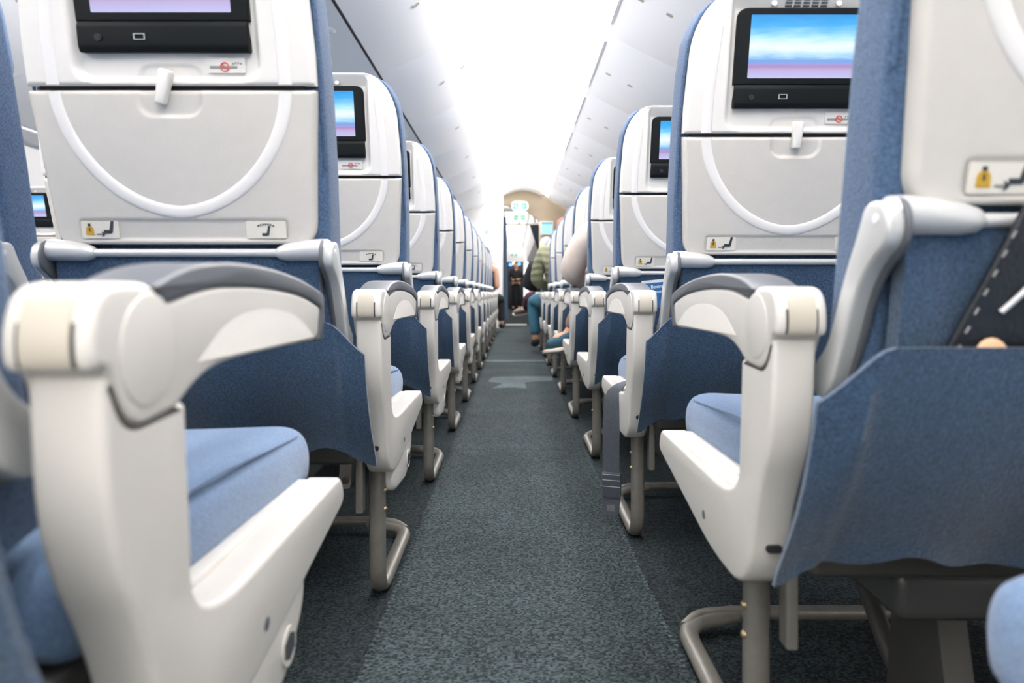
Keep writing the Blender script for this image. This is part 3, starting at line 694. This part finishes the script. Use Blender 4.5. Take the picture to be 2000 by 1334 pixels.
# exit signs
def exit_sign(cx, cy, hwp, hhp, d, label, hang):
    X, Z = px(cx, cy, d); k = d/1333; r = thing('exit_sign', label, 'exit sign', (X, d, Z), 0, 'green exit signs over the doorway')
    bm = B(); rprism(bm, rrp(hwp*k, hhp*k, hhp*k*.95), lambda a, b, t: (a, t, b), 0, .03, .004, 2); finish('plate', bm, M['signwhite'], r)
    bm = B(); box(bm, -.02, .02, .025, hang[0], hhp*k*.2, hang[1], .002); finish('hanger', bm, M['taupe'], r)
    for s in (-1, 1):
        bm = B(); q = hhp*k*.62; c = s*hwp*k*.52
        rprism(bm, fillet([(c-q*.95, -q, q*.25), (c+q*.95, -q, q*.25), (c+q*.95, q, q*.25), (c-q*.95, q, q*.25)]), lambda a, b, t: (a, t, b), -.003, .002, 0); g = finish('green_panel', bm, M['green'], r)
        bm = B(); a = s*q*.55
        # arrow and a running figure
        rprism(bm, [(c+a+s*q*.35, 0), (c+a-s*q*.1, q*.4), (c+a-s*q*.1, -q*.4)], lambda a, b, t: (a, t, b), -.006, -.002, 0)
        rprism(bm, [(c-s*q*.5, q*.1), (c-s*q*.1, q*.45), (c, q*.1), (c-s*q*.2, -q*.3), (c-s*q*.05, -q*.75), (c-s*q*.35, -q*.4), (c-s*q*.7, -q*.7), (c-s*q*.35, 0)], lambda a, b, t: (a, t, b), -.006, -.002, 0)
        rprism(bm, [Vector((c-s*q*.15+q*.14*math.cos(i*PI/5), q*.68+q*.14*math.sin(i*PI/5))) for i in range(10)], lambda a, b, t: (a, t, b), -.006, -.002, 0)
        finish('symbol', bm, M['signwhite'], g)
    return r
def rrp(hx, hy, r): return fillet([(-hx, -hy, r), (hx, -hy, r), (hx, hy, r), (-hx, hy, r)], 6)
xs = exit_sign(1015.5, 402.5, 16.5, 9.5, 12.55, 'upper green and white oval exit sign hanging under the arch', (.30, .11))
exit_sign(1014.5, 425, 13, 7, 12.70, 'lower green exit sign just above the doorway header', (.16, -.11))
bm = B(); q = Vector((px(1014, 411, 12.55)[0], 12.55, px(1014, 411, 12.55)[1]))-xs.location; sphere(bm, q+Vector((0, -.004, 0)), (.018, .012, .018), 12, 8); finish('indicator_lamp', bm, M['lamp'], xs)
# wall display
r = thing('wall_display', 'bright cyan wall screen beside the doorway on the right', 'screen', (*[px(1068, 446, 12.62)[0]], 12.62, px(1068, 446, 12.62)[1]))
k = 12.62/1333
bm = B(); box(bm, -13*k, 13*k, 0, .05, -14*k, 14*k, .006); finish('bezel', bm, M['taupe'], r)
bm = B(); box(bm, -10*k, 11*k, -.004, .002, -11*k, 8*k); finish('display', bm, M['cyanscreen'], r)
bm = B(); box(bm, -10*k, 11*k, -.0042, .002, 8*k, 12*k); finish('blue_bar', bm, M['cyantop'], r)
# curtains
def pleats(bm, xa, xb, y, zt, zb, n, amp, xb_low=None, xa_low=None, m=14):
    g = []
    for i in range(m+1):
        q = i/m; row = []
        l = xa+((xa_low if xa_low is not None else xa)-xa)*q; rr_ = xb+((xb_low if xb_low is not None else xb)-xb)*q
        for j in range(n*8+1):
            u = j/(n*8); row.append(bm.verts.new((l+(rr_-l)*u, y+amp*math.sin(2*PI*n*u), zt+(zb-zt)*q)))
        g.append(row)
    for a, b in zip(g, g[1:]):
        for j in range(n*8): bm.faces.new((a[j], a[j+1], b[j+1], b[j]))
    r = bmesh.ops.extrude_face_region(bm, geom=bm.faces[:]); bmesh.ops.translate(bm, vec=(0, .012, 0), verts=[e for e in r['geom'] if isinstance(e, bmesh.types.BMVert)])
bm = B(); a = px(981, 424, 12.3); b = px(990, 625, 12.3); pleats(bm, a[0], b[0]-.01, 12.3, a[1], b[1], 4, .022, b[0]+.02, a[0]-.03)
tag(finish('curtain', bm, M['curtain'], None, 60), 'gathered blue curtain at the left of the far doorway', 'curtain')
bm = B(); tube(bm, [(-.33, 12.3, a[1]+.12), (a[0]+.1, 12.3, a[1]+.01)], .009, n=8); tag(finish('curtain_rail', bm, M['taupe']), 'short sloping rail above the gathered blue curtain', 'rail')
bm = B(); a = px(1034, 438, 12.87); b = px(1054, 438, 12.87); c = px(1053, 488, 12.87); pleats(bm, a[0], b[0], 12.86, a[1], c[1], 5, .02, b[0], c[0]-.03)
tag(finish('curtain', bm, M['dcurtain'], None, 60), 'dark grey tied back curtain at the right of the far doorway', 'curtain')
bm = B(); box(bm, -.16, .24, 12.77, 13.05, 0, .012, .005); tag(finish('threshold_plate', bm, mat('pale floor plate', (.50, .48, .43), .5)), 'pale threshold plate on the floor of the far doorway', 'plate')
# cabin beyond the doorway
bm = B(); strip_mesh(bm, [(-.62, 0), (-.62, 1.9), (-.5, 2.3), (.1, 2.5), (.7, 2.3)], 13.4, YF, .03); struct('wall_far', bm, M['wall'])
bm = B(); strip_mesh(bm, [(.55, 0), (.62, .9), (.95, 1.55)], 13.4, YF, -.03); struct('wall_far.001', bm, M['wall'])
bm = B(); strip_mesh(bm, [(.45, 1.72), (.62, 1.62), (1.0, 1.62)], 13.45, 24, .03)
strip_mesh(bm, [(.36, 2.28), (.45, 1.72)], 13.45, 24, .03); struct('trim_5', bm, M['ceil'])
bm = B(); box(bm, -.3, .3, 13.6, YF-1.2, 2.40, 2.41); tag(finish('ceiling_light', bm, M['farstrip']), 'long white ceiling light in the cabin beyond the doorway', 'light')
# far galley
gd = 26.2
r = thing('galley_unit', 'dark galley unit with blue lights behind the standing attendant', 'galley', (.1, gd, 0))
a = px(989, 512, gd); b = px(1023, 605, gd)
bm = B(); box(bm, a[0]-.1, b[0]-.1, .0, .5, .0, a[1], .01); finish('cabinet', bm, M['galley'], r)
bm = B(); box(bm, a[0]-.13, b[0]-.07, .0-.03, .5, a[1], 2.36, .01); finish('white_panel', bm, M['wall'], r)
for xx, yy in ((997, 517), (1014, 515.5)):
    q = px(xx, yy, gd); bm = B(); box(bm, q[0]-.1-.055, q[0]-.1+.055, -.02, .01, q[1]-.045, q[1]+.045, .01); finish('blue_light', bm, M['bluelamp'], r)
for xx, yy, mm in ((1004, 514, 'warmlamp'), (1017, 530, 'silver'), (998, 541, 'silver'), (1016, 537, 'silver')):
    q = px(xx, yy, gd); bm = B(); box(bm, q[0]-.1-.05, q[0]-.1+.05, -.03, .01, q[1]-.05, q[1]+.05, .01); finish('galley_insert', bm, M[mm], r)
q = exit_sign(1004, 497.5, 7, 3.2, gd-.06, 'small distant green exit sign over the far galley', (.028, .03))

# ------------------------------------------------------------------ people
def skin_mesh(chains, sub=2):
    """chains: list of lists of (point, radius); equal points are welded; the first point is the root"""
    V = []; E = []; R = []
    def vid(p, r):
        for i, q in enumerate(V):
            if (q-p).length < 1e-4: return i
        V.append(p); R.append(r); return len(V)-1
    for ch in chains:
        last = None
        for p, r in ch:
            i = vid(Vector(p), r)
            if last is not None and last != i: E.append((last, i))
            last = i
    me = bpy.data.meshes.new('tmp'); me.from_pydata(V, E, []); o = bpy.data.objects.new('tmp', me); C.objects.link(o)
    mo = o.modifiers.new('skin', 'SKIN'); mo.use_smooth_shade = True
    for i, d in enumerate(me.skin_vertices[0].data):
        r = R[i]; d.radius = r if isinstance(r, tuple) else (r, r); d.use_root = (i == 0)
    if sub: o.modifiers.new('sub', 'SUBSURF').levels = sub
    dg = bpy.context.evaluated_depsgraph_get(); dg.update()
    out = bpy.data.meshes.new_from_object(o.evaluated_get(dg)); bpy.data.objects.remove(o)
    return out
def skin_obj(name, chains, m, parent, sub=2):
    me = skin_mesh(chains, sub); me.name = name; me.materials.clear(); me.materials.append(m)
    for p in me.polygons: p.use_smooth = True; p.material_index = 0
    o = bpy.data.objects.new(name, me); C.objects.link(o); o.parent = parent; return o
def hand_chains(wr, d, side):
    """palm, four bent fingers of unequal length and a thumb from the side; d = pointing direction, side = thumb direction"""
    wr = Vector(wr); d = Vector(d).normalized(); s = Vector(side); s = (s-d*s.dot(d)).normalized(); n = d.cross(s)
    pm = wr+d*.045; ch = [[(wr, .024), (pm, (.036, .017)), (wr+d*.085, (.037, .014))]]
    for i, L in enumerate((.068, .078, .072, .056)):
        k = wr+d*.088+s*(.027-.018*i); a = k+d*L*.45+n*.006; b = a+d*L*.3+n*.016; c = b+d*L*.2+n*.018
        ch.append([(wr+d*.085, (.037, .014)), (k, .0098), (a, .0090), (b, .0082), (c, .0070)])
    t0 = pm+s*.03; ch.append([(pm, (.036, .017)), (t0, .012), (t0+d*.03+s*.018, .0105), (t0+d*.055+s*.022, .0085)])
    return ch
def person(label, J, mats, shoes=True, loc=(0, 0, 0), hair='short', face=(0, 1, 0), group=None):
    """J: joint positions.  The body is one skin; clothes, shoes and hair are its children"""
    t = thing('person', label, 'person', loc)
    g = lambda k: Vector(J[k])
    pel, ch, nk, hd = g('pelvis'), g('chest'), g('neck'), g('head')
    mid = (pel+ch)/2; body = [[(pel, (.13, .10)), (mid, (.125, .095)), (ch, (.15, .105)), (nk, .052), (hd-(hd-nk)*.35, .05)]]
    jk = [[(pel, (.160, .130)), (mid, (.165, .135)), (ch, (.180, .140)), (nk-(nk-ch)*.12, .085)]]; tr = [[(pel+(mid-pel)*.25, (.145, .118)), (pel, (.150, .125))]]
    for s in 'LR':
        sh, el, wr, hi, kn, an, to = [g(k+s) for k in ('sh', 'el', 'wr', 'hip', 'kn', 'an', 'toe')]
        body.append([(ch, (.15, .105)), (sh, .056), ((sh+el)/2, .047), (el, .040), ((el+wr)/2, .037), (wr, .025)])
        body += hand_chains(wr, J.get('hd'+s, wr-el), J.get('th'+s, (-1 if s == 'R' else 1, 0, .3)))
        body.append([(pel, (.13, .10)), (hi, .085), ((hi+kn)/2, .074), (kn, .056), (kn+(an-kn)*.35, .054), (an, .036), ((an+to)/2, .036), (to, .026)])
        jk.append([(ch, (.18, .14)), (sh, .085), ((sh+el)/2, .075), (el, .066), ((el+wr)/2, .058), (wr-(wr-el)*.08, .042)])
        tr.append([(pel, (.15, .125)), (hi, .102), ((hi+kn)/2, .092), (kn, .075), (kn+(an-kn)*.4, .068), (an-(an-kn)*.08, .056)])
    me = skin_mesh(body, 2)
    b = bpy.data.objects.new('body', me); C.objects.link(b); b.parent = t; me.materials.clear(); me.materials.append(M['skin'])
    for p in me.polygons: p.use_smooth = True; p.material_index = 0
    if mats.get('torso'):
        skin_obj('quilted_front', [jk[0]], M[mats['torso']], t); [skin_obj('sleeve', [[(q[0][0]+(q[1][0]-q[0][0])*.45, .10)]+q[1:]], M[mats['top']], t) for q in jk[1:]]
    elif mats.get('top'): skin_obj('jacket', jk if not mats.get('bare') else [jk[0]], M[mats['top']], t)
    skin_obj('trousers', tr, M[mats['legs']], t)
    # head with a face
    fd = Vector(face).normalized(); sd = fd.cross(Vector((0, 0, 1))).normalized(); upv = sd.cross(fd)
    Rm = Matrix((sd, fd, upv)).transposed()
    def hf(v):
        v = v.copy()
        if v.z < 0: v.x *= 1-.28*v.z*v.z; v.y += .10*v.z*v.z
        if v.y > .5 and abs(v.x) < .22 and -.45 < v.z < .1: v.y += .22*(1-abs(v.x)/.22)*(1-abs(v.z+.18)/.28 if abs(v.z+.18) < .28 else 0)
        if v.y > .5 and .0 < v.z < .28 and .15 < abs(v.x) < .6: v.y -= .07
        return v
    bm = B(); sphere(bm, (0, 0, 0), (.076, .095, .118), 28, 20, hf)
    for s in (-1, 1): sphere(bm, (s*.077, -.008, -.005), (.012, .02, .032), 10, 8)
    h = finish('head', bm, M['skin'], t, 80); h.matrix_local = Matrix.Translation(hd) @ Rm.to_4x4()
    bm = B()
    for s in (-1, 1): sphere(bm, (s*.031, .080, .012), (.011, .010, .008), 10, 8)
    finish('eyes', bm, M['eye'], h, 80)
    bm = B(); sphere(bm, (0, .088, -.056), (.024, .010, .008), 12, 8); finish('mouth', bm, M['lip'], h, 80)
    bm = B()
    def hairf(v):
        v = v.copy()
        if v.y > .1 and v.z < .35: v.y = min(v.y, .1)
        return v
    L = {'short': .118, 'long': .20}[hair]
    sphere(bm, (0, -.014, .016 if hair == 'short' else -.03), (.088, .104, L if hair == 'short' else .155), 24, 16, hairf); finish('hair', bm, M[mats['hair']], h, 80)
    if shoes:
        for s in 'LR':
            an, to = g('an'+s), g('toe'+s); d = (to-an); u = g('kn'+s)-an; u = (u-d*(u.dot(d)/d.length_squared)).normalized(); dn = d.normalized()
            sd2 = dn.cross(u)
            ex = to+dn*.035; he = an-dn*.045-u*.03
            sh = skin_obj('shoe', [[(an+u*.03, .05), (an-u*.02, (.048, .05)), ((an+to)/2-u*.012, (.047, .044)), (to-u*.012, (.048, .034)), (ex-u*.014, (.036, .024))], [(an-u*.02, (.048, .05)), (he, .042)]], M[mats['shoe']], t)
            if mats.get('sole'):
                bm = B(); o0 = an-u*.075; Lh = (to-an).length
                q = [(-.095, -.034, .02), (.0, -.036, .02), (Lh*.6, -.046, .03), (Lh+.03, -.042, .03), (Lh+.075, 0, .03), (Lh+.03, .042, .03), (Lh*.6, .046, .03), (0, .036, .02), (-.095, .034, .02)]
                rprism(bm, fillet(q, 4), lambda a, c, z: o0+dn*a+sd2*c+u*(z+.02*max(0, a/Lh-.6)), -.002, .018, .005, 2); finish('sole', bm, M[mats['sole']], sh)
    return t
def seated(seat, sgn=-1, **kw):
    """joint set of someone sitting in a seat, in the seat's own frame (y forward); override by keyword"""
    J = dict(pelvis=(0, .12, .545), chest=(0, .035, .90), neck=(0, .02, 1.06), head=(0, .05, 1.20),
             shL=(-.17, .03, .98), elL=(-.23, .10, .70), wrL=(-.12, .30, .64), shR=(.17, .03, .98), elR=(.20, .12, .70), wrR=(.10, .32, .62),
             hipL=(-.09, .16, .54), knL=(-.11, .58, .55), anL=(-.11, .62, .14), toeL=(-.11, .76, .09),
             hipR=(.09, .16, .54), knR=(.11, .58, .55), anR=(.11, .62, .14), toeR=(.11, .76, .09))
    J.update(kw); return J
def sit(seat, label, mats, hair='short', face=(0, 1, 0), **kw):
    return person(label, {k: (v if k[:2] in ('hd', 'th') else (v[0], v[1]+(.07 if v[2] > .5 else 0), v[2])) for k, v in seated(seat, **kw).items()}, mats, True, tuple(seat.location), hair, face)
sit(SEATS['R', 4], 'seated passenger in a cream jacket with a teal shoe sticking into the aisle',
    dict(top='beigejacket', torso='taupequilt', legs='brown', hair='redhair', shoe='shoeteal', sole='sole'), 'long',
    chest=(-.06, .06, .85), neck=(-.03, .05, .99), head=(-.02, .09, 1.11), shL=(-.20, .06, .90), elL=(-.285, .15, .71), wrL=(-.12, .36, .66),
    knR=(.10, .60, .55), knL=(-.10, .62, .66), hipL=(-.07, .18, .58), anL=(-.255, .70, .365), toeL=(-.345, .735, .335))
sit(SEATS['R', 8], 'seated passenger in an olive green jacket leaning out into the aisle, teal trousers',
    dict(top='olive', legs='teal', hair='redhair', shoe='black'), 'short',
    pelvis=(-.06, .14, .545), chest=(-.17, .10, .90), neck=(-.10, .12, 1.08), head=(-.07, .16, 1.21), shL=(-.29, .10, .98), elL=(-.345, .16, .73), wrL=(-.2, .40, .66), shR=(.02, .08, 1.0), elR=(.1, .2, .74), wrR=(0, .4, .66),
    hipL=(-.14, .18, .54), knL=(-.355, .55, .53), anL=(-.33, .62, .13), toeL=(-.34, .76, .09))
sit(SEATS['R', 10], 'seated passenger in dark maroon with a raised shoe crossing into the aisle',
    dict(top='black', legs='maroon', hair='blond', shoe='khaki', sole='sole'), 'short',
    pelvis=(-.1, .14, .545), chest=(-.22, .08, .86), neck=(-.2, .10, 1.02), head=(-.16, .14, 1.15), shL=(-.34, .08, .92), elL=(-.40, .16, .70), wrL=(-.24, .38, .66), shR=(-.05, .05, .94), elR=(.0, .2, .72), wrR=(-.1, .38, .65),
    hipL=(-.18, .18, .55), knL=(-.36, .52, .56), anL=(-.40, .84, .40), toeL=(-.53, .88, .37))
sit(SEATS['L', 13], 'seated passenger in black with a bare arm on the armrest in the far left row',
    dict(top='black', legs='black', hair='darkhair', shoe='black', bare=1), 'short',
    pelvis=(.08, .14, .545), chest=(.16, .04, .90), neck=(.16, .02, 1.04), head=(.1, .05, 1.17), shR=(.27, .0, .95), elR=(.29, -.02, .70), wrR=(.20, .28, .66), shL=(-.02, .03, .95),
    hipR=(.17, .18, .54), knR=(.33, .50, .52), anR=(.34, .56, .12), toeR=(.35, .70, .09))
X = px(1008, 560, 24.6)[0]
person('standing cabin attendant in a dark uniform in front of the far galley',
       dict(pelvis=(0, 0, .95), chest=(0, 0, 1.30), neck=(0, .0, 1.46), head=(0, -.02, 1.60), shL=(-.18, 0, 1.38), elL=(-.25, -.03, 1.10), wrL=(-.12, -.22, 1.08), shR=(.18, 0, 1.38), elR=(.26, -.02, 1.1), wrR=(.12, -.22, 1.1),
            hipL=(-.09, 0, .92), knL=(-.10, -.01, .50), anL=(-.10, .02, .09), toeL=(-.11, -.12, .05), hipR=(.09, 0, .92), knR=(.10, -.01, .5), anR=(.10, .02, .09), toeR=(.11, -.12, .05)),
       dict(top='black', legs='black', hair='darkhair', shoe='black'), True, (X, 24.6, 0), 'short', (0, -1, 0))
